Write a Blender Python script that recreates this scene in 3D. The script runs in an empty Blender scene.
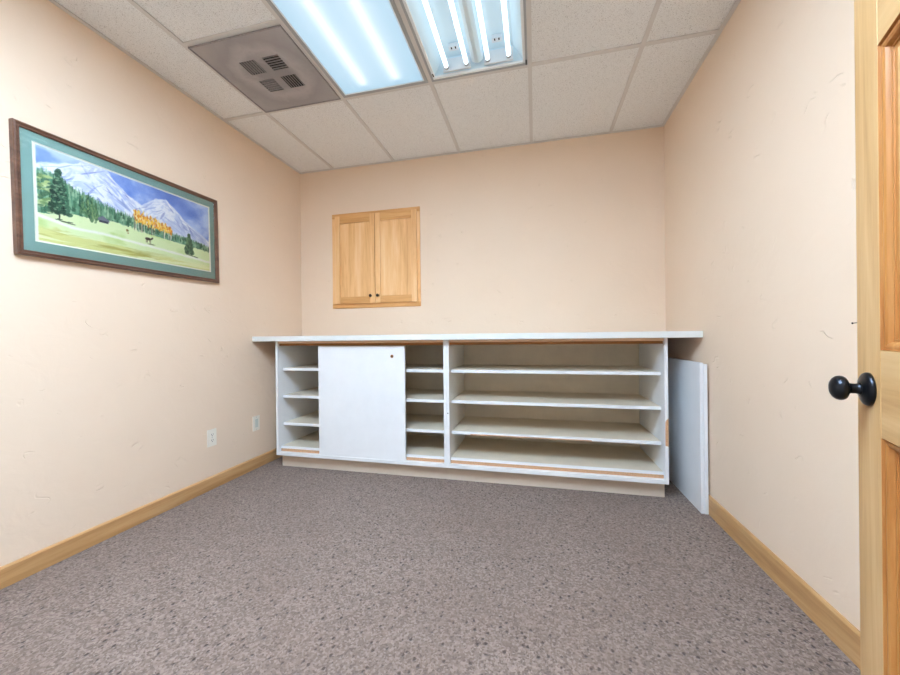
import bpy, bmesh, math, random
import numpy as np
from mathutils import Vector, Matrix

S = bpy.context.scene
COL = S.collection
random.seed(4)
rng = np.random.default_rng(7)

# ------------------------------------------------------------------ camera
CH = 1.0402
cam_d = bpy.data.cameras.new('camera')
cam_d.sensor_fit = 'HORIZONTAL'
cam_d.sensor_width = 36.0
cam_d.lens = 359.33 / 900 * 36.0
cam_d.clip_start = 0.02
cam = bpy.data.objects.new('camera', cam_d)
COL.objects.link(cam)
_yaw, _pit, _rol = -0.232676, -0.000684, -0.0106815
_f = Vector((math.sin(_yaw) * math.cos(_pit), math.cos(_yaw) * math.cos(_pit), math.sin(_pit)))
_r = Vector((math.cos(_yaw), -math.sin(_yaw), 0))
_u = _r.cross(_f)
_r2 = math.cos(_rol) * _r + math.sin(_rol) * _u
_u2 = -math.sin(_rol) * _r + math.cos(_rol) * _u
M = Matrix((( _r2.x, _u2.x, -_f.x, 0), (_r2.y, _u2.y, -_f.y, 0), (_r2.z, _u2.z, -_f.z, CH), (0, 0, 0, 1)))
cam.matrix_world = M
S.camera = cam

# ------------------------------------------------------------------ light and exposure
S.view_settings.view_transform = 'Standard'
S.view_settings.look = 'None'
S.view_settings.gamma = 1.0
S.view_settings.use_curve_mapping = False
S.view_settings.exposure = 0.0
S.cycles.diffuse_bounces = 8
S.cycles.max_bounces = 14
S.cycles.sample_clamp_indirect = 6.0

HALL = 1.0             # daylight in the hall behind the open doorway
LENS = 0.30             # light given off by the closed fixture's lens
TUBE = 2.2            # light given off by bare fluorescent tubes
TUBE_IN = 6.0          # tubes behind the lens

FILL = 20.5            # two unseen closed fixtures, added toward the doorway to brighten the room
FILL_C = (0.625, 0.875, 1.15)

world = bpy.data.worlds.new('hall_daylight')
S.world = world
world.use_nodes = True
bg = world.node_tree.nodes['Background']
bg.inputs['Color'].default_value = (0.90, 0.96, 1.0, 1)
bg.inputs['Strength'].default_value = HALL

# ------------------------------------------------------------------ sizes
XL, XR, YB, YF, H = -2.207, 0.978, 3.069, -0.9, 2.643
TILE, GX, GY = 0.6096, -1.843, 2.182
PI = math.pi


def s2l(c):
    c = [v / 255.0 for v in c]
    return tuple(v / 12.92 if v <= 0.04045 else ((v + 0.055) / 1.055) ** 2.4 for v in c)


# ------------------------------------------------------------------ materials
class NT:
    def __init__(self, name, color=(0.8, 0.8, 0.8), rough=0.5, metal=0.0, spec=0.5):
        self.m = bpy.data.materials.new(name)
        self.m.use_nodes = True
        self.t = self.m.node_tree
        self.b = self.t.nodes['Principled BSDF']
        self.b.inputs['Base Color'].default_value = (*color, 1)
        self.b.inputs['Roughness'].default_value = rough
        self.b.inputs['Metallic'].default_value = metal
        self.b.inputs['Specular IOR Level'].default_value = spec

    def n(self, kind, **kw):
        nd = self.t.nodes.new(kind)
        for k, v in kw.items():
            if k in nd.inputs:
                nd.inputs[k].default_value = v
            else:
                setattr(nd, k, v)
        return nd

    def l(self, a, b):
        self.t.links.new(a, b)

    def coord(self, scale=(1, 1, 1), rot=(0, 0, 0)):
        tc = self.n('ShaderNodeTexCoord')
        mp = self.n('ShaderNodeMapping')
        mp.inputs['Scale'].default_value = scale
        mp.inputs['Rotation'].default_value = rot
        self.l(tc.outputs['Object'], mp.inputs['Vector'])
        return mp.outputs['Vector']

    def noise(self, vec, scale, detail=3.0, rough=0.5, dist=0.0):
        nd = self.n('ShaderNodeTexNoise')
        nd.inputs['Scale'].default_value = scale
        nd.inputs['Detail'].default_value = detail
        nd.inputs['Roughness'].default_value = rough
        nd.inputs['Distortion'].default_value = dist
        self.l(vec, nd.inputs['Vector'])
        return nd.outputs['Fac']

    def ramp(self, fac, stops):
        nd = self.n('ShaderNodeValToRGB')
        el = nd.color_ramp.elements
        while len(el) < len(stops):
            el.new(0.5)
        for e, (p, c) in zip(el, stops):
            e.position = p
            e.color = (*c, 1) if len(c) == 3 else c
        self.l(fac, nd.inputs['Fac'])
        return nd.outputs['Color']

    def mix(self, fac, a, b, mode='MIX'):
        nd = self.n('ShaderNodeMix')
        nd.data_type = 'RGBA'
        nd.blend_type = mode
        for sock, v in ((nd.inputs[0], fac), (nd.inputs[6], a), (nd.inputs[7], b)):
            if isinstance(v, (int, float)):
                sock.default_value = v
            elif isinstance(v, tuple):
                sock.default_value = (*v, 1) if len(v) == 3 else v
            else:
                self.l(v, sock)
        return nd.outputs[2]

    def math(self, op, a, b=0.0):
        nd = self.n('ShaderNodeMath')
        nd.operation = op
        for sock, v in ((nd.inputs[0], a), (nd.inputs[1], b)):
            if isinstance(v, (int, float)):
                sock.default_value = v
            else:
                self.l(v, sock)
        return nd.outputs[0]

    def bump(self, height, strength=0.3, dist=0.002):
        nd = self.n('ShaderNodeBump')
        nd.inputs['Strength'].default_value = strength
        nd.inputs['Distance'].default_value = dist
        self.l(height, nd.inputs['Height'])
        self.l(nd.outputs['Normal'], self.b.inputs['Normal'])

    def col(self, sock):
        self.l(sock, self.b.inputs['Base Color'])


def mat_wall():
    k = NT('peach_wall_paint', rough=0.62, spec=0.25)
    v = k.coord()
    big = k.noise(v, 1.3, 4.0, 0.55)
    k.col(k.ramp(big, [(0.3, WALL_A), (0.7, WALL_B)]))
    soft = k.noise(v, 9.0, 4.0, 0.5, 0.6)
    # short trowel marks scattered over the plaster
    vs = k.coord((1.0, 1.0, 1.6), (0.5, 0.35, 0.4))
    fine = k.noise(vs, 7.0, 1.0, 0.4, 0.8)
    ridge = k.math('ABSOLUTE', k.math('SUBTRACT', fine, 0.56))
    line = k.math('SUBTRACT', 1.0, k.math('MINIMUM', k.math('MULTIPLY', ridge, 42.0), 1.0))
    gate = k.noise(v, 13.0, 1.0, 0.4)
    gate = k.math('MINIMUM', k.math('MAXIMUM', k.math('MULTIPLY', k.math('SUBTRACT', gate, 0.64), 14.0), 0.0), 1.0)
    marks = k.math('MULTIPLY', line, gate)
    k.bump(k.math('ADD', k.math('MULTIPLY', soft, 0.9), k.math('MULTIPLY', marks, -0.9)), 0.6, 0.006)
    return k.m


def mat_carpet():
    k = NT('berber_carpet', rough=0.95, spec=0.12)
    v = k.coord()
    lp = k.n('ShaderNodeTexVoronoi')
    lp.inputs['Scale'].default_value = 150.0
    k.l(v, lp.inputs['Vector'])
    sep = k.n('ShaderNodeSeparateColor')
    k.l(lp.outputs['Color'], sep.inputs[0])
    n1 = k.noise(v, 45.0, 4.0, 0.7)
    m = k.math('ADD', k.math('MULTIPLY', sep.outputs[0], 0.6), k.math('MULTIPLY', n1, 0.4))
    base = k.ramp(m, [(0.18, CARPET_D), (0.48, CARPET_M), (0.80, CARPET_L)])
    vd = k.coord((1.0, 0.8, 1.0), (0, 0, 0.6))
    vo = k.n('ShaderNodeTexVoronoi')
    vo.inputs['Scale'].default_value = 36.0
    vo.inputs['Randomness'].default_value = 0.6
    k.l(vd, vo.inputs['Vector'])
    wob = k.noise(v, 110.0, 2.0)
    d = k.math('ADD', vo.outputs['Distance'], k.math('MULTIPLY', wob, 0.34))
    speck = k.ramp(d, [(0.30, (1, 1, 1)), (0.42, (0, 0, 0))])
    wear = k.noise(v, 1.6, 4.0, 0.6)
    c2 = k.mix(k.math('MULTIPLY', speck, 0.85), base, CARPET_S)
    c3 = k.mix(k.ramp(wear, [(0.38, (0.30, 0.30, 0.30)), (0.58, (0, 0, 0))]), c2, CARPET_M2)
    k.col(c3)
    k.bump(k.math('SUBTRACT', m, k.math('MULTIPLY', speck, 0.5)), 0.8, 0.005)
    k.b.inputs['Sheen Weight'].default_value = 0.15
    k.b.inputs['Sheen Roughness'].default_value = 0.6
    return k.m


def mat_tile():
    k = NT('acoustic_ceiling_tile', rough=0.9, spec=0.1)
    v = k.coord()
    n1 = k.noise(v, 210.0, 2.0, 0.6, 0.8)
    pin = k.ramp(n1, [(0.33, (1, 1, 1)), (0.42, (0, 0, 0))])
    n2 = k.noise(v, 260.0, 2.0, 0.6)
    base = k.ramp(n2, [(0.35, TILE_A), (0.65, TILE_B)])
    k.col(k.mix(k.math('MULTIPLY', pin, 0.75), base, TILE_PIN))
    k.bump(k.math('SUBTRACT', n2, pin), 0.5, 0.002)
    return k.m


def mat_wood(name, c_dark, c_mid, c_light, axis='z', scale=1.0, rough=0.38, knots=0.0, contrast=1.0):
    k = NT(name, rough=rough, spec=0.45)
    st = {'z': (9, 9, 0.55), 'x': (0.55, 9, 9), 'y': (9, 0.55, 9)}[axis]
    v = k.coord(tuple(s * scale for s in st))
    a = k.noise(v, 2.0, 5.0, 0.6, 0.9)
    fine = k.noise(k.coord(tuple(s * scale * 5 for s in st)), 3.0, 3.0, 0.6)
    m = k.math('ADD', k.math('MULTIPLY', a, 0.75), k.math('MULTIPLY', fine, 0.25))
    w = 0.20 / contrast
    c = k.ramp(m, [(0.5 - w, c_dark), (0.5, c_mid), (0.5 + w, c_light)])
    if knots:
        kn = k.noise(k.coord((3.3, 3.3, 1.7)), 2.3, 2.0, 0.5, 0.5)
        c = k.mix(k.math('MULTIPLY', k.ramp(kn, [(0.66, (0, 0, 0)), (0.76, (1, 1, 1))]), knots), c, c_dark)
    k.col(c)
    k.bump(fine, 0.05, 0.001)
    return k.m


def mat_plain(name, c, rough=0.5, metal=0.0, spec=0.5, speckle=0.0, sc=60.0):
    k = NT(name, c, rough, metal, spec)
    if speckle:
        n = k.noise(k.coord(), sc, 3.0, 0.6)
        lo = tuple(x * (1 - speckle) for x in c)
        hi = tuple(min(1, x * (1 + speckle)) for x in c)
        k.col(k.ramp(n, [(0.3, lo), (0.7, hi)]))
        k.bump(n, 0.08, 0.001)
    return k.m


def mat_emit(name, c, strength):
    m = bpy.data.materials.new(name)
    m.use_nodes = True
    t = m.node_tree
    t.nodes.clear()
    o = t.nodes.new('ShaderNodeOutputMaterial')
    e = t.nodes.new('ShaderNodeEmission')
    e.inputs['Color'].default_value = (*c, 1)
    e.inputs['Strength'].default_value = strength
    t.links.new(e.outputs[0], o.inputs['Surface'])
    return m


def mat_lens(name, strength, colour):
    m = bpy.data.materials.new(name)
    m.use_nodes = True
    t = m.node_tree
    t.nodes.clear()
    o = t.nodes.new('ShaderNodeOutputMaterial')
    e = t.nodes.new('ShaderNodeEmission')
    e.inputs['Color'].default_value = (*colour, 1)
    e.inputs['Strength'].default_value = strength
    tr = t.nodes.new('ShaderNodeBsdfTranslucent')
    tr.inputs['Color'].default_value = (0.55, 0.49, 0.46, 1)
    a = t.nodes.new('ShaderNodeAddShader')
    t.links.new(e.outputs[0], a.inputs[0])
    t.links.new(tr.outputs[0], a.inputs[1])
    t.links.new(a.outputs[0], o.inputs['Surface'])
    return m


def mat_glass():
    m = bpy.data.materials.new('picture_glass')
    m.use_nodes = True
    t = m.node_tree
    t.nodes.clear()
    o = t.nodes.new('ShaderNodeOutputMaterial')
    tr = t.nodes.new('ShaderNodeBsdfTransparent')
    gl = t.nodes.new('ShaderNodeBsdfGlossy')
    gl.inputs['Roughness'].default_value = 0.03
    fr = t.nodes.new('ShaderNodeFresnel')
    fr.inputs['IOR'].default_value = 1.3
    mx = t.nodes.new('ShaderNodeMixShader')
    t.links.new(fr.outputs[0], mx.inputs[0])
    t.links.new(tr.outputs[0], mx.inputs[1])
    t.links.new(gl.outputs[0], mx.inputs[2])
    t.links.new(mx.outputs[0], o.inputs['Surface'])
    return m


def mat_paint():
    k = NT('watercolour_paint', rough=0.7, spec=0.2)
    at = k.n('ShaderNodeVertexColor')
    at.layer_name = 'paint'
    g = k.noise(k.coord(), 300.0, 2.0)
    k.col(k.mix(0.10, at.outputs['Color'], k.ramp(g, [(0.3, (0.5, 0.5, 0.5)), (0.7, (1, 1, 1))]), 'MULTIPLY'))
    return k.m


WALL_A, WALL_B = s2l((229, 206, 182)), s2l((232, 210, 187))
CARPET_D, CARPET_M, CARPET_L = s2l((100, 84, 74)), s2l((126, 108, 98)), s2l((152, 134, 123))
CARPET_M2, CARPET_S = s2l((112, 93, 82)), s2l((56, 43, 37))
TILE_A, TILE_B, TILE_PIN = s2l((230, 230, 229)), s2l((241, 242, 242)), s2l((166, 163, 160))
LENS_C = (0.6, 1.12, 1.5)

MT = {}
MT['wall'] = mat_wall()
MT['carpet'] = mat_carpet()
MT['tile'] = mat_tile()
MT['grid'] = mat_plain('ceiling_grid_metal', s2l((212, 209, 206)), 0.5)
MT['laminate'] = mat_plain('white_laminate', (0.80, 0.82, 0.84), 0.35, speckle=0.02, sc=8)
MT['inside'] = mat_plain('cream_shelf_laminate', s2l((216, 205, 186)), 0.45, speckle=0.05, sc=7)
MT['counter'] = mat_plain('counter_laminate', (0.72, 0.735, 0.72), 0.35, speckle=0.02, sc=10)
MT['kick'] = mat_plain('beige_toe_kick_laminate', s2l((214, 200, 184)), 0.5, speckle=0.03, sc=9)
MT['rail'] = mat_plain('peach_rail_edge', s2l((240, 206, 172)), 0.6)
MT['chip'] = mat_plain('raw_particle_board', s2l((198, 156, 120)), 0.85, speckle=0.18, sc=140)
MT['chip_dark'] = mat_plain('brown_hardboard', s2l((150, 100, 50)), 0.8, speckle=0.1, sc=90)
PINE = (s2l((178, 134, 84)), s2l((200, 160, 108)), s2l((212, 178, 130)))
MT['pine_z'] = mat_wood('clear_pine_upright_grain', *PINE, axis='z')
MT['pine_x'] = mat_wood('clear_pine_level_grain', *PINE, axis='x')
PINE2 = (s2l((150, 88, 36)), s2l((172, 112, 54)), s2l((194, 142, 82)))
MT['pine_mould'] = mat_wood('stained_pine_moulding', *PINE2, axis='z')
MAPLE = (s2l((212, 154, 96)), s2l((236, 186, 128)), s2l((245, 206, 156)))
MT['maple_z'] = mat_wood('maple_upright_grain', *MAPLE, axis='z', scale=0.9, knots=0.35)
MT['maple_x'] = mat_wood('maple_level_grain', s2l((198, 138, 78)), s2l((220, 164, 102)), s2l((234, 186, 126)), axis='x', scale=0.9)
OAK = (s2l((168, 124, 76)), s2l((194, 150, 100)), s2l((208, 170, 124)))
MT['oak_y'] = mat_wood('oak_baseboard_wood', *OAK, axis='y', rough=0.45)
MT['oak_x'] = mat_wood('oak_baseboard_wood_level', *OAK, axis='x', rough=0.45)
MT['walnut'] = mat_wood('walnut_frame_wood', s2l((66, 42, 34)), s2l((104, 72, 56)), s2l((134, 96, 76)), axis='x', rough=0.3)
MT['mat'] = mat_plain('green_mat_board', s2l((128, 163, 154)), 0.8, speckle=0.03, sc=200)
MT['bevel'] = mat_plain('white_mat_core', s2l((240, 240, 225)), 0.8)
MT['paint'] = mat_paint()
MT['glass'] = mat_glass()
MT['bronze'] = mat_plain('oil_rubbed_bronze', s2l((44, 46, 52)), 0.28, 0.85, speckle=0.1, sc=40)
MT['knob_dark'] = mat_plain('dark_bronze_knob', s2l((52, 40, 32)), 0.35, 0.6)
MT['plate'] = mat_plain('ivory_outlet_plastic', s2l((235, 228, 214)), 0.35)
MT['plate_grey'] = mat_plain('pale_grey_outlet_face', s2l((206, 210, 200)), 0.35)
MT['slot'] = mat_plain('dark_slot', s2l((40, 36, 34)), 0.7)
MT['enamel'] = mat_plain('white_enamel_reflector', (0.66, 0.83, 0.93), 0.3)
MT['fixture'] = mat_plain('grey_fixture_frame', s2l((168, 172, 176)), 0.4, 0.3)
MT['white_edge'] = mat_plain('white_lens_frame', (0.85, 0.88, 0.9), 0.4)
MT['lens'] = mat_lens('prismatic_light_lens', LENS, LENS_C)
MT['lens_fill'] = mat_lens('added_fill_light_lens', FILL, FILL_C)  # for the added fixtures, far brighter than the lens in view
MT['tube'] = mat_emit('lit_fluorescent_tube', (0.84, 0.95, 1.0), TUBE)
MT['tube_in'] = mat_emit('lit_tube_behind_lens', (0.84, 0.95, 1.0), TUBE_IN)
MT['steel'] = mat_plain('brushed_steel', s2l((170, 170, 172)), 0.3, 0.9)
MT['socket'] = mat_plain('white_lampholder', (0.75, 0.8, 0.85), 0.4)


def mat_vent():
    k = NT('dusty_grey_metal', rough=0.55, spec=0.3)
    tc = k.n('ShaderNodeTexCoord')
    v = tc.outputs['Object']
    ln = k.n('ShaderNodeVectorMath')
    ln.operation = 'LENGTH'
    k.l(v, ln.inputs[0])
    n = k.noise(v, 9.0, 4.0, 0.6, 0.6)
    rad = k.math('ADD', ln.outputs['Value'], k.math('MULTIPLY', k.math('SUBTRACT', n, 0.5), 0.16))
    dust = k.ramp(rad, [(0.10, s2l((150, 146, 147))), (0.18, s2l((180, 175, 175))), (0.25, s2l((160, 155, 156))), (0.36, s2l((174, 169, 169)))])
    k.col(dust)
    return k.m


MT['vent'] = mat_vent()
MT['vent_blade'] = mat_plain('dust_caked_blade', s2l((150, 145, 145)), 0.7, speckle=0.12, sc=80)


# ------------------------------------------------------------------ mesh helpers
class MB:
    def __init__(self):
        self.bm = bmesh.new()
        self.mi = 0

    def face(self, vs, smooth=False):
        try:
            f = self.bm.faces.new(vs)
        except ValueError:
            return None
        f.material_index = self.mi
        f.smooth = smooth
        return f

    def box(self, x0, x1, y0, y1, z0, z1, bevel=0.0, seg=2):
        t = bmesh.new()
        vs = [t.verts.new((x, y, z)) for x in (x0, x1) for y in (y0, y1) for z in (z0, z1)]
        for q in ((0, 1, 3, 2), (4, 6, 7, 5), (0, 4, 5, 1), (2, 3, 7, 6), (0, 2, 6, 4), (1, 5, 7, 3)):
            t.faces.new([vs[i] for i in q])
        if bevel:
            bmesh.ops.bevel(t, geom=t.edges[:], offset=bevel, segments=seg, profile=0.6, affect='EDGES')
        self.add(t)
        return self

    def add(self, t):
        bmesh.ops.recalc_face_normals(t, faces=t.faces[:])
        mp = {v: self.bm.verts.new(v.co) for v in t.verts}
        for f in t.faces:
            nf = self.face([mp[v] for v in f.verts], f.smooth)
        t.free()

    def lathe(self, prof, origin, axis, seg=28, smooth=True):
        """prof: (radius, distance along axis) pairs"""
        ax = Vector(axis).normalized()
        a = ax.orthogonal().normalized()
        b = ax.cross(a)
        o = Vector(origin)
        t = bmesh.new()
        rings = []
        for r, h in prof:
            if r < 1e-6:
                rings.append([t.verts.new(o + ax * h)])
            else:
                rings.append([t.verts.new(o + ax * h + (a * math.cos(2 * PI * i / seg) + b * math.sin(2 * PI * i / seg)) * r) for i in range(seg)])
        for p, q in zip(rings, rings[1:]):
            for i in range(seg):
                j = (i + 1) % seg
                if len(p) == 1 and len(q) == 1:
                    break
                if len(p) == 1:
                    f = t.faces.new([p[0], q[i], q[j]])
                elif len(q) == 1:
                    f = t.faces.new([p[i], p[j], q[0]])
                else:
                    f = t.faces.new([p[i], p[j], q[j], q[i]])
                f.smooth = smooth
        for ring in (rings[0], rings[-1]):
            if len(ring) > 2:
                t.faces.new(ring)
        self.add(t)
        return self

    def prism(self, pts, axis, a0, a1):
        """pts: 2-D outline; axis 'x','y','z' is the extrusion direction"""
        def P(p, a):
            return {'x': (a, p[0], p[1]), 'y': (p[0], a, p[1]), 'z': (p[0], p[1], a)}[axis]
        t = bmesh.new()
        A = [t.verts.new(P(p, a0)) for p in pts]
        B = [t.verts.new(P(p, a1)) for p in pts]
        n = len(pts)
        for i in range(n):
            j = (i + 1) % n
            t.faces.new([A[i], A[j], B[j], B[i]])
        t.faces.new(A)
        t.faces.new(B)
        self.add(t)
        return self

    def rings(self, x0, x1, z0, z1, prof, y0, sgn=1, cap=True, mats=None):
        """nested rectangles in the xz plane: prof = (inset, height); y = y0 + sgn*height"""
        t = []
        for ins, hh in prof:
            y = y0 + sgn * hh
            t.append([self.bm.verts.new(c) for c in ((x0 + ins, y, z0 + ins), (x1 - ins, y, z0 + ins), (x1 - ins, y, z1 - ins), (x0 + ins, y, z1 - ins))])
        for k, (p, q) in enumerate(zip(t, t[1:])):
            for i in range(4):
                j = (i + 1) % 4
                vs = [p[i], p[j], q[j], q[i]]
                f = self.face(vs if sgn < 0 else vs[::-1])
                if f and mats:
                    f.material_index = mats[k]
        if cap:
            f = self.face(t[-1] if sgn < 0 else t[-1][::-1])
            if f and mats:
                f.material_index = mats[-1]
        return self

    def build(self, name, mats, parent=None, loc=None):
        me = bpy.data.meshes.new(name)
        if loc is not None:
            bmesh.ops.translate(self.bm, verts=self.bm.verts[:], vec=-Vector(loc))
        self.bm.to_mesh(me)
        self.bm.free()
        for m in (mats if isinstance(mats, (list, tuple)) else [mats]):
            me.materials.append(MT[m])
        o = bpy.data.objects.new(name, me)
        COL.objects.link(o)
        if parent is not None:
            o.parent = parent
        elif loc is not None:
            o.location = loc
        return o


def tag(o, label=None, cat=None, group=None, kind=None):
    if label:
        o['label'] = label
    if cat:
        o['category'] = cat
    if group:
        o['group'] = group
    if kind:
        o['kind'] = kind
    return o


def thing(name, loc, label, cat, group=None, rot=(0, 0, 0), kind=None):
    o = bpy.data.objects.new(name, None)
    o.empty_display_size = 0.1
    COL.objects.link(o)
    o.location = loc
    o.rotation_euler = rot
    return tag(o, label, cat, group, kind)


def struct(mb, name, mat, label):
    o = mb.build(name, mat)
    return tag(o, label, None, None, 'structure')


# ------------------------------------------------------------------ room shell
STUB_X, STUB_Y0, STUB_Y1 = 0.372, 0.03, 0.15
m = MB(); m.box(XL - 0.12, XR + 0.12, YF - 0.12, YB + 0.12, -0.1, 0.0)
struct(m, 'floor', 'carpet', 'grey-brown flecked carpet over the whole floor')
m = MB(); m.box(XL - 0.12, XL, YF, YB, 0, H + 0.15)
struct(m, 'wall_left', 'wall', 'peach plaster wall on the left with the framed picture')
m = MB(); m.box(XR, XR + 0.12, YF, YB, 0, H + 0.15)
struct(m, 'wall_right', 'wall', 'peach plaster wall on the right beside the open door')
m = MB()
WX0, WX1, WZ0, WZ1 = -1.845, -1.008, 1.338, 2.193      # opening for the recessed wall cupboard
m.box(XL - 0.12, WX0, YB, YB + 0.12, 0, H + 0.15)
m.box(WX1, XR + 0.12, YB, YB + 0.12, 0, H + 0.15)
m.box(WX0, WX1, YB, YB + 0.12, 0, WZ0)
m.box(WX0, WX1, YB, YB + 0.12, WZ1, H + 0.15)
struct(m, 'wall_back', 'wall', 'peach plaster wall at the back above the white shelving')
m = MB()
m.box(XL - 0.12, -1.35, YF - 0.12, YF, 0, H + 0.15)
m.box(STUB_X, XR + 0.12, YF - 0.12, YF, 0, H + 0.15)
m.box(-1.35, STUB_X, YF - 0.12, YF, 2.35, H + 0.15)
struct(m, 'wall_front', 'wall', 'peach wall behind the viewer with a wide opening to the hall')
m = MB(); m.box(STUB_X + 0.02, XR, STUB_Y0, STUB_Y1, 0, H + 0.15)
struct(m, 'wall_hinge', 'wall', 'short peach wall that carries the open door')

# ceiling: tiles lie a little above the grid, holes where fixtures and vent sit
LIGHT_A = (GX + TILE, GX + 2 * TILE, GY - 2 * TILE, GY)
LIGHT_B = (GX + 2 * TILE, GX + 3 * TILE, GY - 2 * TILE, GY)
FILL_LIGHT_C = (GX + TILE, GX + 2 * TILE, GY - 4 * TILE, GY - 2 * TILE)  # out-of-view fixture, added to brighten the room
FILL_LIGHT_D = (GX + 2 * TILE, GX + 3 * TILE, GY - 4 * TILE, GY - 2 * TILE)  # second added fixture, also out of view
VENT = (GX, GX + TILE, GY - TILE, GY)
FIX = (LIGHT_A, LIGHT_B, FILL_LIGHT_C, FILL_LIGHT_D)


def inside(cx, cy, r):
    return r[0] < cx < r[1] and r[2] < cy < r[3]


xs = [XL] + [GX + k * TILE for k in range(5)] + [XR]
ys = [YF] + [GY + k * TILE for k in (-4, -2, 0)] + [YB]
m = MB()
for a, b in zip(xs, xs[1:]):
    for c, d in zip(ys, ys[1:]):
        cx, cy = (a + b) / 2, (c + d) / 2
        if any(inside(cx, cy, r) for r in FIX):
            continue
        if inside(cx, cy + 0.35, VENT):
            d = VENT[2]
        m.box(a + 0.003, b - 0.003, c + 0.003, d - 0.003, H + 0.006, H + 0.02)
m.box(XL - 0.12, XR + 0.12, YF - 0.12, YB + 0.12, H + 0.15, H + 0.25)
struct(m, 'ceiling', 'tile', 'speckled off-white acoustic tile ceiling')
m = MB()
TW = 0.012
m.box(VENT[0] + TW, VENT[1] - TW, VENT[2] - TW, VENT[2] + TW, H - 0.0009, H + 0.0057)
for x in xs[1:-1]:
    m.box(x - TW, x + TW, YF, YB - 0.02, H - 0.001, H + 0.0058)
for y in ys[1:-1]:
    for a, b in zip(xs, xs[1:]):
        cx = (a + b) / 2
        if any(inside(cx, y, r) for r in FIX):
            continue
        m.box(a + (TW if a > XL else 0.022), b - (TW if b < XR else 0.022), y - TW, y + TW, H - 0.0009, H + 0.0057)
struct(m, 'trim_1', 'grid', 'off-white metal grid between the ceiling tiles')
m = MB()
m.box(XL, XL + 0.022, YF, YB, H - 0.0015, H + 0.0025)
m.box(XR - 0.022, XR, YF, YB, H - 0.0015, H + 0.0025)
m.box(XL + 0.022, XR - 0.022, YB - 0.022, YB, H - 0.0015, H + 0.0025)
struct(m, 'trim_2', 'grid', 'off-white wall angle along the ceiling edge')


def baseboard(name, h, side, y0, y1, label):
    m = MB()
    t = 0.012
    if side == 'L':
        pts = [(XL, 0), (XL + t, 0), (XL + t, h - 0.008), (XL + 0.006, h), (XL, h)]
    else:
        pts = [(XR, 0), (XR - t, 0), (XR - t, h - 0.008), (XR - 0.006, h), (XR, h)]
    m.prism(pts, 'y', y0, y1)
    struct(m, name, 'oak_y', label)


baseboard('baseboard_left', 0.090, 'L', YF, YB, 'oak baseboard along the left wall')
baseboard('baseboard_right', 0.108, 'R', STUB_Y1, YB, 'oak baseboard along the right wall')
m = MB(); m.box(STUB_X, STUB_X + 0.02, STUB_Y0 - 0.005, STUB_Y1 + 0.005, 0, 2.08)
struct(m, 'trim_3', 'pine_z', 'pine jamb that the open door hangs on')

# ------------------------------------------------------------------ ceiling light with closed lens
def frame_rect(m, x0, x1, y0, y1, z0, z1, w):
    m.box(x0, x1, y0, y0 + w, z0, z1); m.box(x0, x1, y1 - w, y1, z0, z1)
    m.box(x0, x0 + w, y0 + w, y1 - w, z0, z1); m.box(x1 - w, x1, y0 + w, y1 - w, z0, z1)


g = TW + 0.001


def housing(m, x0, x1, y0, y1, z0, z1, sl=0.05):
    """open-bottomed pan with sloping sides, normals facing in, plus an outer skin"""
    def ring(a, z):
        return [m.bm.verts.new(c) for c in ((x0 + a, y0 + a * 0.4, z), (x1 - a, y0 + a * 0.4, z), (x1 - a, y1 - a * 0.4, z), (x0 + a, y1 - a * 0.4, z))]
    A, B = ring(0.0, z0), ring(sl, z1)
    C, D = ring(-0.002, z0), ring(sl - 0.002, z1 + 0.003)
    for k in range(4):
        j = (k + 1) % 4
        m.face([A[k], A[j], B[j], B[k]]); m.face([C[j], C[k], D[k], D[j]]); m.face([A[j], A[k], C[k], C[j]])
    m.face(B[::-1]); m.face(D)


def tube(parent, L0, x, y0, y1, z, mat):
    m = MB(); m.lathe([(0.0128, 0), (0.0128, y1 - y0)], (x, y0, z), (0, 1, 0), 16)
    t = m.build('fluorescent_tube', mat, parent, L0)
    for ya, yb in ((y0 - 0.022, y0 - 0.0002), (y1 + 0.0002, y1 + 0.022)):
        m = MB(); m.lathe([(0.0133, 0), (0.0133, yb - ya)], (x, ya, z), (0, 1, 0), 16)
        m.build('end_cap', 'steel', t, L0)
    return t


def closed_light(rect, label, lens):
    x0, x1, y0, y1 = rect
    cx, cy = (x0 + x1) / 2, (y0 + y1) / 2
    la = thing('ceiling_light', (cx, cy, H), label, 'ceiling light')
    L0 = (cx, cy, H)
    m = MB()
    frame_rect(m, x0 + g, x1 - g, y0 + g, y1 - g, H - 0.004, H + 0.012, 0.018)
    m.build('frame', 'fixture', la, L0)
    m = MB()
    i = g + 0.0185
    frame_rect(m, x0 + i, x1 - i, y0 + i, y1 - i, H - 0.002, H + 0.010, 0.006)
    m.build('lens_rim', 'white_edge', la, L0)
    m = MB()
    i += 0.0062
    m.box(x0 + i, x1 - i, y0 + i, y1 - i, H + 0.001, H + 0.004)
    m.build('lens', lens, la, L0)
    m = MB()
    housing(m, x0 + 0.034, x1 - 0.034, y0 + 0.034, y1 - 0.034, H + 0.0125, H + 0.105)
    m.build('housing', 'white_edge', la, L0)
    for dx in (-0.108, 0.108):
        tube(la, L0, cx + dx, y0 + 0.085, y1 - 0.085, H + 0.032, 'tube_in')


closed_light(LIGHT_A, 'ceiling light with a closed frosted lens, left of the open tube fixture', 'lens')
closed_light(FILL_LIGHT_C, 'added unseen fill light with a closed lens, in line with the other frosted lens, nearer the doorway', 'lens_fill')
closed_light(FILL_LIGHT_D, 'added unseen fill light with a closed lens, in line with the open fixture, nearer the doorway', 'lens_fill')

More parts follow.
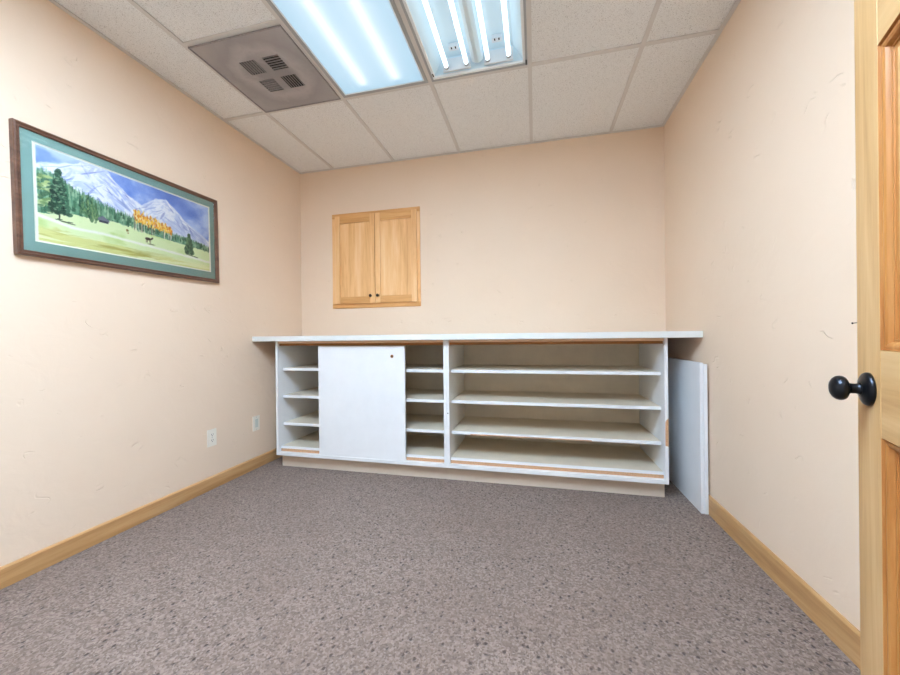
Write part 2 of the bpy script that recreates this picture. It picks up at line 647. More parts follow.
# ------------------------------------------------------------------ open fixture with four bare tubes
x0, x1, y0, y1 = LIGHT_B
cx, cy = (x0 + x1) / 2, (y0 + y1) / 2
lb = thing('ceiling_light', (cx, cy, H), 'open ceiling light showing four bare fluorescent tubes, lens missing', 'ceiling light')
L0 = (cx, cy, H)
m = MB(); frame_rect(m, x0 + g, x1 - g, y0 + g, y1 - g, H - 0.004, H + 0.012, 0.012)
m.build('frame', 'fixture', lb, L0)
m = MB(); i = g + 0.0125; frame_rect(m, x0 + i, x1 - i, y0 + i, y1 - i, H - 0.001, H + 0.0105, 0.014)
m.build('inner_rim', 'white_edge', lb, L0)
m = MB(); housing(m, x0 + 0.036, x1 - 0.036, y0 + 0.036, y1 - 0.036, H + 0.011, H + 0.095, 0.06)
m.build('reflector_pan', 'enamel', lb, L0)
m = MB()
ya, yb = y0 + 0.062, y1 - 0.062
m.prism([(cx - 0.042, H + 0.094), (cx - 0.032, H + 0.040), (cx - 0.010, H + 0.026), (cx + 0.010, H + 0.026), (cx + 0.032, H + 0.040), (cx + 0.042, H + 0.094)], 'y', ya, yb)
m.build('ballast_cover', 'enamel', lb, L0)
for dx in (-0.186, -0.064, 0.064, 0.186):
    tube(lb, L0, cx + dx, y0 + 0.080, y1 - 0.072, H + 0.034, 'tube')
for dx in (-0.125, 0.125):
    for yy in (y1 - 0.058, y0 + 0.052):
        m = MB(); m.box(cx + dx - 0.085, cx + dx + 0.085, yy, yy + 0.012, H + 0.012, H + 0.088, 0.003)
        lh = m.build('lampholder', 'socket', lb, L0)
for dx in (-0.125, 0.125):
    m = MB(); m.box(cx + dx - 0.028, cx + dx + 0.028, y1 - 0.160, y1 - 0.128, H + 0.070, H + 0.094, 0.003)
    br = m.build('bracket', 'socket', lb, L0)
    for q in (-0.014, 0.010):
        m = MB(); m.box(cx + dx + q, cx + dx + q + 0.007, y1 - 0.158, y1 - 0.144, H + 0.0685, H + 0.072)
        m.build('clip_slot', 'slot', br, L0)
m = MB(); m.box(x0 + 0.030, x0 + 0.036, y1 - 0.075, y1 - 0.052, H - 0.003, H - 0.0012)
m.build('latch', 'slot', lb, L0)
m = MB(); m.box(x1 - 0.024, x1 - 0.016, y1 - 0.055, y1 - 0.020, H - 0.008, H - 0.0042)
m.build('hinge_clip', 'slot', lb, L0)

# ------------------------------------------------------------------ ceiling vent
x0, x1, y0, y1 = VENT
cx, cy = (x0 + x1) / 2, (y0 + y1) / 2
VC = (-1.523, 1.873)
vt = thing('ceiling_vent', (VC[0], VC[1], H), 'dusty grey square ceiling vent with a four-part grille, left of the lights', 'vent')
L0 = (VC[0], VC[1], H)
q0, q1 = 0.026, 0.128                      # grille quadrants run q0..q1 from the vent's middle
m = MB()
zp, zq = H - 0.004, H - 0.0015
gx = [x0 + 0.013, VC[0] - q1, VC[0] - q0, VC[0] + q0, VC[0] + q1, x1 - 0.013]
gy = [y0 + 0.013, VC[1] - q1, VC[1] - q0, VC[1] + q0, VC[1] + q1, y1 - 0.013]
for a in range(5):
    for b in range(5):
        if a in (1, 3) and b in (1, 3):
            continue
        m.box(gx[a], gx[a + 1], gy[b], gy[b + 1], zp, zq)
bmesh.ops.remove_doubles(m.bm, verts=m.bm.verts[:], dist=1e-5)
m.build('plate', 'vent', vt, L0)
m = MB(); frame_rect(m, x0 + 0.0125, x1 - 0.0125, y0 + 0.0125, y1 - 0.0125, H - 0.009, H - 0.0041, 0.006)
m.build('plate_edge', 'vent_blade', vt, L0)
m = MB(); m.box(VC[0] - 0.15, VC[0] + 0.15, VC[1] - 0.15, VC[1] + 0.15, H + 0.045, H + 0.05)
for s in (-1, 1):
    m.box(VC[0] + s * 0.15 - 0.002, VC[0] + s * 0.15 + 0.002, VC[1] - 0.15, VC[1] + 0.15, H, H + 0.05)
    m.box(VC[0] - 0.15, VC[0] + 0.15, VC[1] + s * 0.15 - 0.002, VC[1] + s * 0.15 + 0.002, H, H + 0.05)
m.build('duct_box', 'slot', vt, L0)
for ix, sx in enumerate((-1, 1)):
    for iy, sy in enumerate((-1, 1)):
        xa, xb = sorted((VC[0] + sx * q0, VC[0] + sx * q1))
        ya, yb = sorted((VC[1] + sy * q0, VC[1] + sy * q1))
        m = MB()
        nb = 6
        for k in range(nb):
            if sx * sy < 0:                 # blades across
                yc = ya + (k + 0.5) * (yb - ya) / nb
                d = 0.0012 * sy
                m.prism([(yc - 0.0022 - d, H + 0.004), (yc + d - 0.0022, H - 0.003), (yc + d + 0.0022, H - 0.003), (yc - d + 0.0022, H + 0.004)], 'x', xa, xb)
            else:
                xc = xa + (k + 0.5) * (xb - xa) / nb
                d = 0.0012 * sx
                m.prism([(xc - 0.0022 - d, H + 0.004), (xc + d - 0.0022, H - 0.003), (xc + d + 0.0022, H - 0.003), (xc - d + 0.0022, H + 0.004)], 'y', ya, yb)
        m.build('grille', 'vent_blade', vt, L0)

# ------------------------------------------------------------------ shelving under the counter
CY, CYB = 2.490, 3.062                     # carcass front and back
CZ0, CZ1 = 0.107, 1.0215
XA, XM, XC = -2.036, -0.6215, 0.803
T = 0.020
SH = (0.804, 0.582, 0.358)


def carcass(root, L0, xa, xb):
    def part(name, mat, *b, bevel=0.0008):
        m = MB(); m.box(*b, bevel, 1)
        return m.build(name, mat, root, L0)
    part('side_panel', 'laminate', xa, xa + T, CY, CYB, CZ0, CZ1)
    part('side_panel', 'laminate', xb - T, xb, CY, CYB, CZ0, CZ1)
    xi, xj = xa + T + 0.0005, xb - T - 0.0005
    part('back_panel', 'inside', xi, xj, CYB - 0.012, CYB, CZ0, CZ1)
    part('bottom_lip', 'laminate', xi, xj, CY, CY + 0.05, CZ0, 0.132)
    part('bottom_track', 'chip', xi, xj, CY + 0.030, CY + 0.044, 0.1322, 0.1545)
    part('bottom_edge_band', 'laminate', xi, xj, CY + 0.030, CY + 0.044, 0.1547, 0.172)
    part('bottom_panel', 'inside', xi, xj, CY + 0.0445, CYB - 0.0125, 0.1325, 0.172)
    part('top_rail', 'rail', xi, xj, CY + 0.002, CY + 0.02, 1.004, CZ1)
    part('top_track', 'chip_dark', xi, xj, CY + 0.0205, CY + 0.055, 0.985, CZ1)
    part('top_panel', 'inside', xi, xj, CY + 0.0555, CYB - 0.0125, 1.003, CZ1)
    part('toe_kick', 'kick', xa + (0.003 if xa < -1 else 0.0), xb - (0.006 if xb > 0 else 0.0), CY + 0.065, CY + 0.083, 0.0, CZ0 - 0.0005)
    for z in SH:
        s = part('shelf', 'inside', xi + 0.002, xj - 0.002, CY + 0.0625, CYB - 0.016, z - 0.022, z)
        m = MB(); m.box(xi + 0.002, xj - 0.002, CY + 0.0595, CY + 0.0622, z - 0.022, z, 0.0008, 1)
        e = m.build('edge_band', 'laminate', s, L0)
        if z == SH[2] and xb > 0:
            m = MB(); m.box(-0.46, 0.36, CY + 0.0582, CY + 0.0593, z - 0.0222, z - 0.016)
            m.build('bare_edge', 'chip', s, L0)


L0 = ((XA + XM) / 2, CY, 0)
ca = thing('shelf_cabinet', L0, 'white shelf cabinet on the left with a sliding door across its middle', 'cabinet')
carcass(ca, L0, XA, XM - 0.0004)
m = MB(); m.box(-1.652, -0.937, CY + 0.006, CY + 0.024, 0.1325, 0.979, 0.001, 1)
dr = m.build('sliding_door', 'laminate', ca, L0)
m = MB()
m.lathe([(0.0125, 0), (0.0125, 0.0008), (0.0100, 0.0012), (0.0090, 0.0004), (0, 0.0004)], (-1.036, CY + 0.0059, 0.903), (0, -1, 0), 24)
m.build('finger_pull', 'chip_dark', dr, L0)
m = MB(); m.lathe([(0.0065, 0), (0.0065, 0.0008), (0, 0.0012)], (-1.036, CY + 0.0058, 0.903), (0, -1, 0), 20)
m.build('lock_core', 'slot', dr, L0)

L0 = ((XC + XM) / 2, CY, 0)
cb = thing('shelf_cabinet', L0, 'white open shelf cabinet on the right with wide bare shelves and no door', 'cabinet')
carcass(cb, L0, XM + 0.0004, XC)
m = MB()
m.prism([(0.785, 0.348), (0.8025, 0.344), (0.8025, 0.519), (0.7905, 0.508), (0.785, 0.492)], 'y', CY - 0.0012, CY - 0.0002)
m.build('chipped_edge', 'chip', cb, L0)
m = MB(); m.lathe([(0.004, 0), (0.004, 0.0012), (0, 0.0014)], (-0.6115, CY - 0.0001, 0.498), (0, -1, 0), 14)
m.build('screw_hole', 'slot', cb, L0)

# counter top, wall to wall
m = MB()
CT0, CT1 = 1.0222, 1.0625
L0 = ((XL + XR) / 2, 2.75, CT0)
ct = thing('counter_top', L0, 'long white counter top running wall to wall over the shelf cabinets', 'counter top')
m.box(XL + 0.002, XR - 0.002, 2.4335, YB - 0.002, CT0 + 0.0005, CT1, 0.003, 2)
m.build('top', 'counter', ct, L0)
m = MB(); m.box(XL + 0.003, XR - 0.003, 2.4375, YB - 0.003, CT0 - 0.0003, CT0 + 0.0004)
m.build('underside', 'chip_dark', ct, L0)

# loose door panels stood against the right wall
m = MB(); m.box(0.9285, 0.9465, 2.366, 3.055, 0.0, 0.877, 0.0012, 2)
o = m.build('loose_panel', 'laminate', None, (0.9375, 2.71, 0))
tag(o, 'white laminate panel standing upright on the carpet, nearest the shelf cabinet', 'panel')
m = MB(); m.box(0.9472, 0.9652, 2.360, 3.050, 0.0, 0.868, 0.0012, 2)
o = m.build('loose_panel', 'laminate', None, (0.956, 2.705, 0))
tag(o, 'white laminate panel squeezed between the other loose panel and the right wall', 'panel')

# ------------------------------------------------------------------ recessed wall cupboard
wx0, wx1, wz0, wz1 = -1.862, -0.990, 1.322, 2.211
L0 = ((wx0 + wx1) / 2, YB, wz0)
wc = thing('wall_cupboard', L0, 'honey maple two-door cupboard set into the back wall', 'cupboard')
yf = YB - 0.010
w = 0.042
for za in (wz0, wz1 - w):
    m = MB(); m.box(wx0, wx1, yf, YB - 0.0005, za, za + w, 0.001, 1)
    m.build('frame_rail', 'maple_x', wc, L0)
for xa in (wx0, wx1 - w):
    m = MB(); m.box(xa, xa + w, yf, YB - 0.0005, wz0 + w + 0.0004, wz1 - w - 0.0004, 0.001, 1)
    m.build('frame_stile', 'maple_z', wc, L0)
m = MB()
m.box(WX0 + 0.004, WX1 - 0.004, YB + 0.085, YB + 0.095, WZ0 + 0.004, WZ1 - 0.004)
m.box(WX0 + 0.003, WX0 + 0.012, YB + 0.001, YB + 0.085, WZ0 + 0.004, WZ1 - 0.004); m.box(WX1 - 0.012, WX1 - 0.003, YB + 0.001, YB + 0.085, WZ0 + 0.004, WZ1 - 0.004)
m.box(WX0 + 0.012, WX1 - 0.012, YB + 0.001, YB + 0.085, WZ0 + 0.004, WZ0 + 0.013); m.box(WX0 + 0.012, WX1 - 0.012, YB + 0.001, YB + 0.085, WZ1 - 0.013, WZ1 - 0.004)
m.build('box', 'maple_z', wc, L0)
DZ0, DZ1 = 1.363, 2.183
DY0, DY1 = yf - 0.0205, yf - 0.0005
for a, b, kx in ((-1.823, -1.4205, -1.458), (-1.4165, -1.016, -1.388)):
    sw = 0.050
    m = MB()
    m.box(a, a + sw, DY0, DY1, DZ0, DZ1, 0.0012, 1); m.box(b - sw, b, DY0, DY1, DZ0, DZ1, 0.0012, 1)
    d = m.build('door', 'maple_z', wc, L0)
    for za, zb in ((DZ0, DZ0 + 0.062), (DZ1 - 0.072, DZ1)):
        m = MB(); m.box(a + sw + 0.0003, b - sw - 0.0003, DY0 + 0.0006, DY1, za, zb, 0.0010, 1)
        m.build('door_rail', 'maple_x', d, L0)
    m = MB(); m.box(a + sw + 0.0002, b - sw - 0.0002, DY0 + 0.009, DY1 - 0.003, DZ0 + 0.0623, DZ1 - 0.0723)
    m.build('door_panel', 'maple_z', d, L0)
    m = MB()
    m.lathe([(0.0075, 0), (0.0075, 0.002), (0.005, 0.004), (0.005, 0.011), (0.0125, 0.016), (0.0142, 0.021), (0.0125, 0.026), (0.006, 0.0285), (0, 0.029)], (kx, DY0 - 0.0002, 1.428), (0, -1, 0), 20)
    m.build('knob', 'knob_dark', d, L0)

# ------------------------------------------------------------------ framed painting on the left wall
# local x runs along the wall away from the viewer, local y into the wall, local z up
PW, PH = 1.025, 0.582
pic = thing('framed_picture', (XL + 0.001, 1.592, 1.7245), 'framed mountain landscape watercolour with green mat on the left wall', 'picture')
pic.matrix_world = Matrix.Translation((XL + 0.001, 1.592, 1.7245)) @ Matrix.Rotation(PI / 2, 4, 'Z') @ Matrix.Rotation(-0.019, 4, 'Y')


def mitre_frame(mb, w, h, prof):
    """prof: (inset, y) pairs from the outer back edge round to the inner back edge"""
    rr = []
    for ins, y in prof:
        rr.append([mb.bm.verts.new(c) for c in ((-w / 2 + ins, y, -h / 2 + ins), (w / 2 - ins, y, -h / 2 + ins), (w / 2 - ins, y, h / 2 - ins), (-w / 2 + ins, y, h / 2 - ins))])
    n = len(rr)
    for k in range(n):
        p, q = rr[k], rr[(k + 1) % n]
        for a in range(4):
            b = (a + 1) % 4
            mb.face([p[a], p[b], q[b], q[a]])
    bmesh.ops.recalc_face_normals(mb.bm, faces=mb.bm.faces[:])


m = MB()
mitre_frame(m, PW, PH, [(0, -0.0005), (0.0, -0.024), (0.002, -0.028), (0.007, -0.029), (0.009, -0.025), (0.016, -0.022), (0.018, -0.024), (0.0215, -0.023), (0.023, -0.020), (0.023, -0.0005)])
m.build('frame', 'walnut', pic)
OW, OH = 0.905, 0.450
ox, oz = 0.0045, 0.003                       # opening of the mat sits a little off the frame's middle
iw, ih = PW / 2 - 0.0232, PH / 2 - 0.0232
m = MB()
ym = -0.0145
outer = [(-iw, -ih), (iw, -ih), (iw, ih), (-iw, ih)]
inner = [(ox - OW / 2, oz - OH / 2), (ox + OW / 2, oz - OH / 2), (ox + OW / 2, oz + OH / 2), (ox - OW / 2, oz + OH / 2)]
vo_ = [m.bm.verts.new((x, ym, z)) for x, z in outer]
vi_ = [m.bm.verts.new((x, ym, z)) for x, z in inner]
vb_ = [m.bm.verts.new((x, -0.010, z)) for x, z in outer]
vc_ = [m.bm.verts.new((x, -0.010, z)) for x, z in inner]
for a in range(4):
    b = (a + 1) % 4
    m.face([vo_[a], vo_[b], vi_[b], vi_[a]]); m.face([vb_[b], vb_[a], vc_[a], vc_[b]])
    m.face([vo_[b], vo_[a], vb_[a], vb_[b]]); m.face([vi_[a], vi_[b], vc_[b], vc_[a]])
bmesh.ops.recalc_face_normals(m.bm, faces=m.bm.faces[:])
mt = m.build('mat', 'mat', pic)
m = MB()
bv = [(0, -0.0142), (0.0065, -0.0105)]
rr = []
for ins, y in bv:
    rr.append([m.bm.verts.new(c) for c in ((ox - OW / 2 + ins, y, oz - OH / 2 + ins), (ox + OW / 2 - ins, y, oz - OH / 2 + ins), (ox + OW / 2 - ins, y, oz + OH / 2 - ins), (ox - OW / 2 + ins, y, oz + OH / 2 - ins))])
for a in range(4):
    b = (a + 1) % 4
    m.face([rr[0][a], rr[0][b], rr[1][b], rr[1][a]])
m.build('mat_bevel', 'bevel', mt)


def fbm(u, v, sx, sy, seed, octv=4):
    r = np.random.default_rng(seed)
    out = np.zeros_like(u)
    amp, tot = 1.0, 0.0
    for o_ in range(octv):
        n_ = 64
        gnd = r.random((n_, n_))
        x = (u * sx * 2 ** o_) % n_
        y = (v * sy * 2 ** o_) % n_
        xi, yi = x.astype(int), y.astype(int)
        fx, fy = x - xi, y - yi
        fx, fy = fx * fx * (3 - 2 * fx), fy * fy * (3 - 2 * fy)
        xj, yj = (xi + 1) % n_, (yi + 1) % n_
        xi %= n_
        yi %= n_
        out += amp * ((gnd[xi, yi] * (1 - fx) + gnd[xj, yi] * fx) * (1 - fy) + (gnd[xi, yj] * (1 - fx) + gnd[xj, yj] * fx) * fy)
        tot += amp
        amp *= 0.55
    return out / tot


def watercolour(U, V):
    nu, nv = U.shape
    rg = np.random.default_rng(21)

    def c3(c):
        return np.array(c, float)[None, None, :] * np.ones(U.shape + (1,))

    def lay(base, col, mask):
        k = np.clip(mask, 0, 1)[..., None]
        return base * (1 - k) + col * k

    def prof(pts):
        p = np.array(pts)
        return np.interp(U, p[:, 0], p[:, 1])

    def line(pts, x):
        p = np.array(pts)
        return float(np.interp(x, p[:, 0], p[:, 1]))

    def dab(C, x, y, w, h, col, op=0.8, lean=0.0, pointed=False):
        """one brush mark; pointed marks taper to the top"""
        i0, i1 = max(0, int((x - 1.6 * w - abs(lean)) * nu)), min(nu, int((x + 1.6 * w + abs(lean)) * nu) + 2)
        j0, j1 = max(0, int((y - 1.2 * h) * nv)), min(nv, int((y + 1.2 * h) * nv) + 2)
        if i1 <= i0 or j1 <= j0:
            return
        u, v = U[i0:i1, j0:j1], V[i0:i1, j0:j1]
        t = (v - y) / h
        ww = w * (np.clip((1 - t) / 2, 0.02, 1) if pointed else 1.0)
        r = ((u - x - lean * t) / ww) ** 2 + (t ** 2 if not pointed else t ** 8)
        k = np.clip((1.15 - r) * 3, 0, 1)[..., None] * op
        C[i0:i1, j0:j1] = C[i0:i1, j0:j1] * (1 - k) + np.array(col, float) * k

    n1, n2, n3 = fbm(U, V, 8, 5, 1), fbm(U, V, 24, 14, 2), fbm(U, V, 60, 30, 3)
    C = c3((136, 164, 226))
    C = lay(C, c3((196, 214, 244)), (n1 - 0.47) * 4.0)
    C = lay(C, c3((104, 136, 212)), (0.45 - n1) * 4.0)
    # snowy massif and the second peak
    RID = [(0, .80), (.097, .886), (.179, .96), (.24, 1.05), (.31, 1.02), (.345, .95), (.382, .872), (.429, .80), (.513, .715), (.549, .774), (.60, .86), (.632, .885), (.676, .89), (.746, .787), (.809, .679), (.854, .619), (1, .47)]
    ridge = prof(RID) + (n2 - 0.5) * 0.05
    snow = lay(c3((240, 243, 250)), c3((206, 216, 240)), (n2 - 0.45) * 5)
    C = lay(C, snow, np.clip((ridge - V) * 60, 0, 1))
    for k in range(300):
        x = rg.uniform(.02, .97)
        top = min(line(RID, x), 1.0) - .03
        y = rg.uniform(.42, max(top, .43))
        sl = -1 if (x > .30 and x < .5) or x > .65 else (1 if x < .2 or x > .52 else rg.choice([-1, 1]))
        ln = rg.uniform(.010, .045)
        col = ((168, 184, 226), (150, 166, 216), (186, 198, 232), (132, 146, 200), (250, 251, 255))[rg.integers(0, 5)]
        dab(C, x, y, rg.uniform(.004, .010), rg.uniform(.02, .06), col, rg.uniform(.3, .75), sl * ln)
    C = lay(C, c3((206, 216, 240)), np.clip((prof([(0, 0), (.40, .55), (.55, .62), (.75, .62), (1, .45)]) - V) * 9, 0, 1) * .55)
    # meadow
    mead = lay(c3((224, 238, 186)), c3((196, 218, 144)), (n1 - .48) * 4)
    fb = prof([(0, .295), (.058, .305), (.138, .37), (.188, .368), (.27, .366), (.329, .40), (.455, .40), (.542, .355), (.737, .33), (1, .30)])
    C = lay(C, mead, np.clip((fb + .03 - V) * 40, 0, 1))
    # forest belt of upright strokes
    FT = [(0, .80), (.066, .79), (.119, .735), (.173, .68), (.233, .645), (.303, .595), (.377, .56), (.458, .535), (.60, .465), (.74, .445), (.85, .43), (1, .385)]
    FB = [(0, .30), (.058, .31), (.138, .37), (.188, .368), (.27, .366), (.329, .40), (.455, .40), (.542, .355), (.737, .33), (1, .30)]
    ftop = prof(FT) - .03 + (n3 - .5) * .06
    C = lay(C, lay(c3((92, 142, 112)), c3((138, 180, 148)), (n2 - .5) * 6), np.clip((ftop - V) * 30, 0, 1) * (V > fb))
    pal = ((52, 98, 74), (72, 124, 94), (104, 152, 122), (140, 182, 146), (38, 80, 60), (86, 136, 104), (170, 202, 164))
    for k in range(1100):
        x = rg.uniform(.0, 1.0)
        t_, b_ = line(FT, x), line(FB, x)
        h = rg.uniform(.035, .075) * (1.0 if x < .5 else .55)
        y = rg.uniform(b_ + h * .8, max(t_ - h * .6, b_ + h))
        if y > t_ - .10:
            y = t_ - h + rg.uniform(-.03, .02)
        dab(C, x, y, rg.uniform(.004, .009), h, pal[rg.integers(0, 7)], rg.uniform(.45, .9), 0, True)
    # road and foreground
    pth = prof([(0, .275), (.146, .215), (.296, .225), (.451, .205), (.633, .185), (1, .14)]) + (n2 - .5) * .02
    C = lay(C, c3((246, 248, 240)), np.clip(1.3 - np.abs(V - pth) / 0.020, 0, 1) * 0.9)
    for k in range(26):
        dab(C, rg.uniform(.12, .98), 0, .012, .004, (168, 178, 168), 0)
    fg = np.clip((prof([(0, .20), (.2, .17), (.5, .13), (1, .11)]) + (n2 - .5) * .06 - V) * 18, 0, 1)
    fore = lay(c3((218, 220, 146)), c3((182, 178, 96)), (fbm(U, V, 6, 26, 11) - .48) * 6)
    fore = lay(fore, c3((234, 240, 188)), (fbm(U, V, 5, 22, 12) - .54) * 8)
    C = lay(C, fore, fg)
    # pale tree at the left
    for k in range(70):
        dab(C, rg.uniform(.016, .066), rg.uniform(.32, .70), rg.uniform(.008, .016), rg.uniform(.010, .018), ((178, 196, 130), (204, 214, 158), (120, 150, 96), (70, 110, 80))[rg.integers(0, 4)], .75, .004)
    # spruces: drooping strokes either side of a stem
    def spruce(x, zb, zt, w, n, cols):
        for k in range(n):
            f = rg.uniform(0, 1) ** 0.8
            y = zt - (zt - zb) * f
            off = rg.uniform(-1, 1) * w * f
            dab(C, x + off, y, rg.uniform(.004, .009) * (w / .03), rg.uniform(.014, .03), cols[rg.integers(0, len(cols))], rg.uniform(.6, .95), .003 * np.sign(off))
    for x_, zb_, zt_, w_ in ((.222, .37, .62, .015), (.245, .34, .60, .020), (.262, .37, .55, .014), (.20, .40, .60, .012)):
        spruce(x_, zb_, zt_, w_, 60, ((96, 136, 92), (70, 112, 78), (132, 162, 108), (44, 84, 60)))
    dab(C, .097, .31, .0035, .05, (56, 60, 50), .9)
    spruce(.098, .345, .80, .050, 150, ((34, 66, 52), (46, 84, 64), (70, 112, 88), (26, 54, 44)))
    for k in range(40):
        f = rg.uniform(.1, 1)
        dab(C, .098 + rg.uniform(-1, 1) * .046 * f, .80 - .45 * f, .006, .008, ((104, 140, 112), (140, 168, 132))[k % 2], .7)
    for k in range(8):
        dab(C, .09 + k * .009, .272 - k * .002 + rg.uniform(-.008, .008), .012, .007, (72, 88, 68), .75)
    roof = (V < .435 - np.abs(U - .296) * 1.4) & (V > .375) & (U > .27) & (U < .328)
    C = lay(C, c3((112, 116, 132)), roof * 1.0)
    C = lay(C, c3((62, 66, 76)), ((U > .276) & (U < .322) & (V > .350) & (V < .378)) * 1.0)
    # golden aspens: pale stems, dabs of leaf
    for k in range(26):
        x_ = rg.uniform(.463, .705)
        dab(C, x_, .415 - (x_ - .46) * .12, .0016, .06, ((236, 232, 214), (110, 100, 84))[k % 2], .9)
    for k in range(420):
        f = rg.uniform(0, 1)
        x_ = .466 + f * .240
        t_ = .640 - f * .115 + .018 * math.sin(f * 62)
        b_ = .455 - f * .045
        y = rg.triangular(b_, (b_ + t_) / 2, t_)
        col = ((250, 206, 70), (244, 178, 46), (252, 222, 120), (228, 142, 40), (206, 116, 34), (255, 236, 170))[rg.integers(0, 6)]
        dab(C, x_ + rg.normal(0, .002), y, rg.uniform(.0025, .0055), rg.uniform(.012, .026), col, rg.uniform(.6, .95))
    # shrub, horse, spruce at the right
    for k in range(10):
        dab(C, .425 + rg.normal(0, .005), .33 + rg.normal(0, .01), .004, .010, ((160, 122, 62), (112, 120, 62))[k % 2], .85)
    dab(C, .546, .286, .019, .020, (62, 52, 46), .95)
    dab(C, .570, .300, .007, .018, (62, 52, 46), .95, .004)
    for x_ in (.533, .540, .556, .562):
        dab(C, x_, .255, .002, .024, (62, 52, 46), .95)
    dab(C, .565, .222, .026, .007, (124, 132, 98), .8)
    spruce(.832, .215, .49, .036, 220, ((50, 88, 62), (74, 114, 80), (104, 140, 96), (38, 72, 52)))
    for k in range(6):
        dab(C, .82 + k * .014, .195 - k * .004, .012, .007, (86, 102, 78), .8)
    # bare paper at the painting's edge
    edge = np.minimum(np.minimum(U - .014, 1 - U - .006), np.minimum(V - .012, 1 - V - .012)) + (n2 - .5) * .006
    return lay(C, c3((244, 245, 236)), np.clip(-edge * 200, 0, 1))


NU, NV = 380, 190
us, vs_ = np.linspace(0, 1, NU), np.linspace(0, 1, NV)
U, V = np.meshgrid(us, vs_, indexing='ij')
RGB = np.clip(watercolour(U, V), 0, 255) / 255.0
LIN = np.where(RGB <= 0.04045, RGB / 12.92, ((RGB + 0.055) / 1.055) ** 2.4)
verts = [(ox - OW / 2 + 0.004 + u_ * (OW - 0.008), -0.0102, oz - OH / 2 + 0.004 + v_ * (OH - 0.008)) for u_ in us for v_ in vs_]
faces = [(i * NV + j, (i + 1) * NV + j, (i + 1) * NV + j + 1, i * NV + j + 1) for i in range(NU - 1) for j in range(NV - 1)]
me = bpy.data.meshes.new('painting')
me.from_pydata(verts, [], faces)
ca_ = me.color_attributes.new('paint', 'FLOAT_COLOR', 'POINT')
ca_.data.foreach_set('color', np.concatenate([LIN.reshape(-1, 3), np.ones((NU * NV, 1))], axis=1).astype(np.float32).ravel())
me.materials.append(MT['paint'])
po = bpy.data.objects.new('painting', me)
COL.objects.link(po)
po.parent = pic
m = MB(); m.box(-iw, iw, -0.0185, -0.0165, -ih, ih)
m.build('glass_pane', 'glass', pic)
m = MB(); m.box(-iw, iw, -0.009, -0.004, -ih, ih)
m.build('backing_board', 'chip', pic)

# ------------------------------------------------------------------ outlets on the left wall
def outlet(y, z, kind, label):
    L0 = (XL, y, z)
    r = thing('wall_outlet', L0, label, 'outlet')
    m = MB(); m.box(XL + 0.0005, XL + 0.006, y - 0.036, y + 0.036, z - 0.059, z + 0.059, 0.002, 2)
    m.build('cover_plate', 'plate', r, L0)
    if kind == 'duplex':
        for s in (-1, 1):
            zc = z + s * 0.0195
            m = MB()
            n = 20
            m.prism([(y + 0.0165 * math.cos(2 * PI * k / n), zc + max(-0.0125, min(0.0125, 0.0165 * math.sin(2 * PI * k / n)))) for k in range(n)], 'x', XL + 0.0058, XL + 0.008)
            f = m.build('receptacle', 'plate', r, L0)
            for dy in (-0.0065, 0.0065):
                m = MB(); m.box(XL + 0.0078, XL + 0.0083, y + dy - 0.0014, y + dy + 0.0014, zc - 0.001, zc + 0.008)
                m.build('slot', 'slot', f, L0)
            m = MB(); m.lathe([(0.0028, 0), (0.0028, 0.0005), (0, 0.0006)], (XL + 0.0078, y, zc - 0.0065), (1, 0, 0), 12)
            m.build('ground_hole', 'slot', f, L0)
        m = MB(); m.lathe([(0.003, 0), (0.003, 0.0008), (0, 0.0012)], (XL + 0.0059, y, z), (1, 0, 0), 12)
        m.build('screw', 'steel', r, L0)
    else:
        m = MB(); m.box(XL + 0.0058, XL + 0.0085, y - 0.0165, y + 0.0165, z - 0.0335, z + 0.0335, 0.001, 1)
        f = m.build('jack_insert', 'plate_grey', r, L0)
        for s in (-1, 1):
            m = MB(); m.lathe([(0.003, 0), (0.003, 0.0008), (0, 0.0012)], (XL + 0.0059, y, z + s * 0.0485), (1, 0, 0), 12)
            m.build('screw', 'steel', r, L0)


outlet(2.056, 0.357, 'duplex', 'ivory duplex power outlet low on the left wall, farther from the cabinet')
outlet(2.466, 0.362, 'jack', 'ivory wall plate with plain grey insert, closest to the shelf cabinet')

# nail left in the right wall
m = MB(); m.lathe([(0.0012, 0), (0.0012, 0.014), (0.0032, 0.0142), (0.0032, 0.0155), (0, 0.0157)], (XR - 0.0002, 1.380, 1.072), (-1, 0, -0.1), 10)
o = m.build('wall_nail', 'knob_dark', None, (XR, 1.380, 1.072))
tag(o, 'small brown nail in the right wall beside the door edge', 'nail')

# ------------------------------------------------------------------ open pine door
# local x from hinge to free edge, local -y is the face seen from the room, local z up
TH = math.radians(19.29)
tx, ty = math.sin(TH), math.cos(TH)
DW, DH, DT = 0.810, 2.03, 0.035
KX = DW - 0.055                             # knob centre along the door
hx, hy = 0.6318 - tx * KX, 0.8685 - ty * KX
door = thing('door_1', (hx, hy, 0.012), 'open honey pine panel door with a black knob at the right edge', 'door', kind='structure')
door.rotation_euler = (0, 0, PI / 2 - TH)
# local +x -> (sin,cos); local +y -> (-cos, sin) which faces the viewer's left, so the room face is +y
zb = -0.012
Z = lambda z: z + zb
ST = 0.102
PX = [(ST, (DW - ST) / 2 + 0.0), ((DW + ST) / 2, DW - ST)]
PZ = [(0.235, 0.8465), (1.0075, 1.5665), (1.668, 1.930)]


def dpart(name, mat, a, b, c, d, parent=door, off=0.0):
    m = MB(); m.box(a, b, -DT + off, 0.0 - off, Z(c), Z(d), 0.0012, 1)
    return m.build(name, mat, parent)


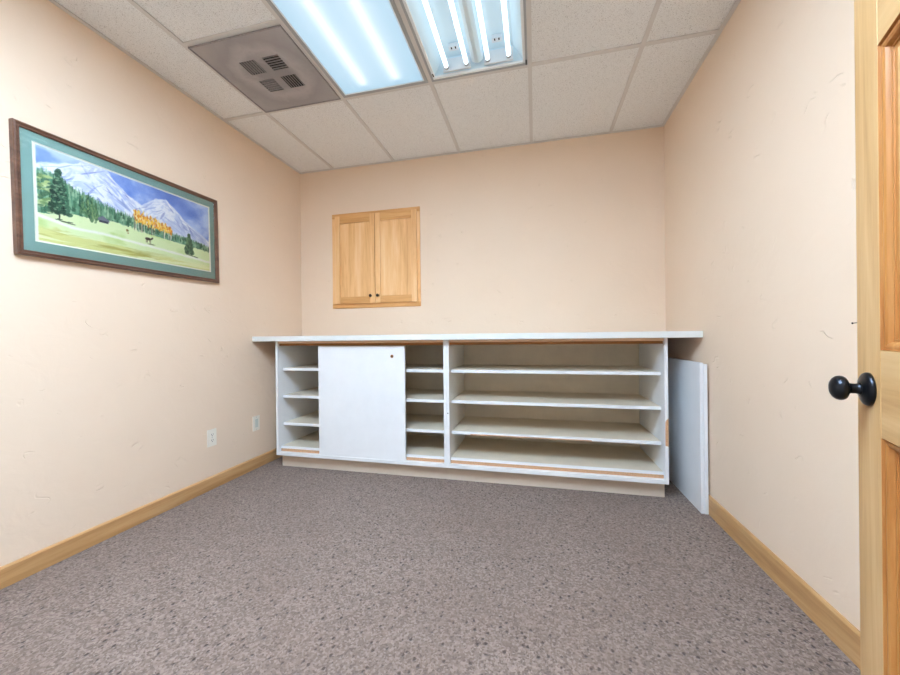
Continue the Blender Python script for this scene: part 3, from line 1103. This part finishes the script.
dpart('stile', 'pine_z', 0, ST, 0.012, DH)
dpart('stile', 'pine_z', DW - ST, DW, 0.012, DH)
for c, d in ((0.012, PZ[0][0]), (PZ[0][1], PZ[1][0]), (PZ[1][1], PZ[2][0]), (PZ[2][1], DH)):
    dpart('rail', 'pine_x', ST + 0.0002, DW - ST - 0.0002, c, d, off=0.0002)
for c, d in PZ:
    dpart('mullion', 'pine_z', PX[0][1], PX[1][0], c + 0.0002, d - 0.0002, off=0.0004)
STICK = [(0, 0), (0.0012, -0.0045), (0.004, -0.0035), (0.008, -0.0035), (0.012, -0.0055), (0.0145, -0.0095), (0.0155, -0.0120), (0.019, -0.0120), (0.020, -0.0145), (0.030, -0.0145)]
FIELD = [(0.030, -0.0145), (0.058, -0.0060), (0.060, -0.0040), (0.066, -0.0040)]
for a, b in PX:
    for c, d in PZ:
        e = 0.0003
        m = MB(); m.rings(a + e, b - e, Z(c) + e, Z(d) - e, STICK, -0.0002, 1, cap=False)
        m.rings(a + e, b - e, Z(c) + e, Z(d) - e, STICK, -DT + 0.0002, -1, cap=False)
        p = m.build('panel_moulding', 'pine_mould', door)
        m = MB(); m.rings(a + e, b - e, Z(c) + e, Z(d) - e, FIELD, -0.0002, 1)
        m.rings(a + e, b - e, Z(c) + e, Z(d) - e, FIELD, -DT + 0.0002, -1)
        m.build('panel', 'pine_z', door)
kz = Z(0.9305)
for sgn, y in ((1, 0.0003), (-1, -DT - 0.0003)):
    m = MB()
    m.lathe([(0.0325, 0), (0.0325, 0.0035), (0.0305, 0.0068), (0.0245, 0.0098), (0.0165, 0.0112), (0.0142, 0.0125)], (KX, y, kz), (0, sgn, 0), 40)
    ro = m.build('rosette', 'bronze', door)
    m = MB()
    m.lathe([(0.0125, 0.0126), (0.0106, 0.0145), (0.0098, 0.0185), (0.0100, 0.0250), (0.0120, 0.0290), (0.0175, 0.0300), (0.0218, 0.0326), (0.0242, 0.0368), (0.0246, 0.0410), (0.0230, 0.0458), (0.0190, 0.0502), (0.0130, 0.0534), (0.0068, 0.0548), (0, 0.0552)], (KX, y, kz), (0, sgn, 0), 40)
    m.build('knob', 'bronze', ro)
m = MB(); m.box(DW + 0.0002, DW + 0.0016, -DT / 2 - 0.0125, -DT / 2 + 0.0125, kz - 0.028, kz + 0.028)
m.box(DW + 0.0016, DW + 0.010, -DT / 2 - 0.006, -DT / 2 + 0.006, kz - 0.011, kz + 0.011)
m.build('latch', 'bronze', door)
for z in (0.22, 1.02, 1.82):
    m = MB(); m.lathe([(0.006, 0), (0.006, 0.09)], (-0.008, 0.006, Z(z)), (0, 0, 1), 12)
    m.box(-0.0078, -0.0004, -DT + 0.004, 0.0, Z(z), Z(z) + 0.09)
    m.build('hinge', 'bronze', door)
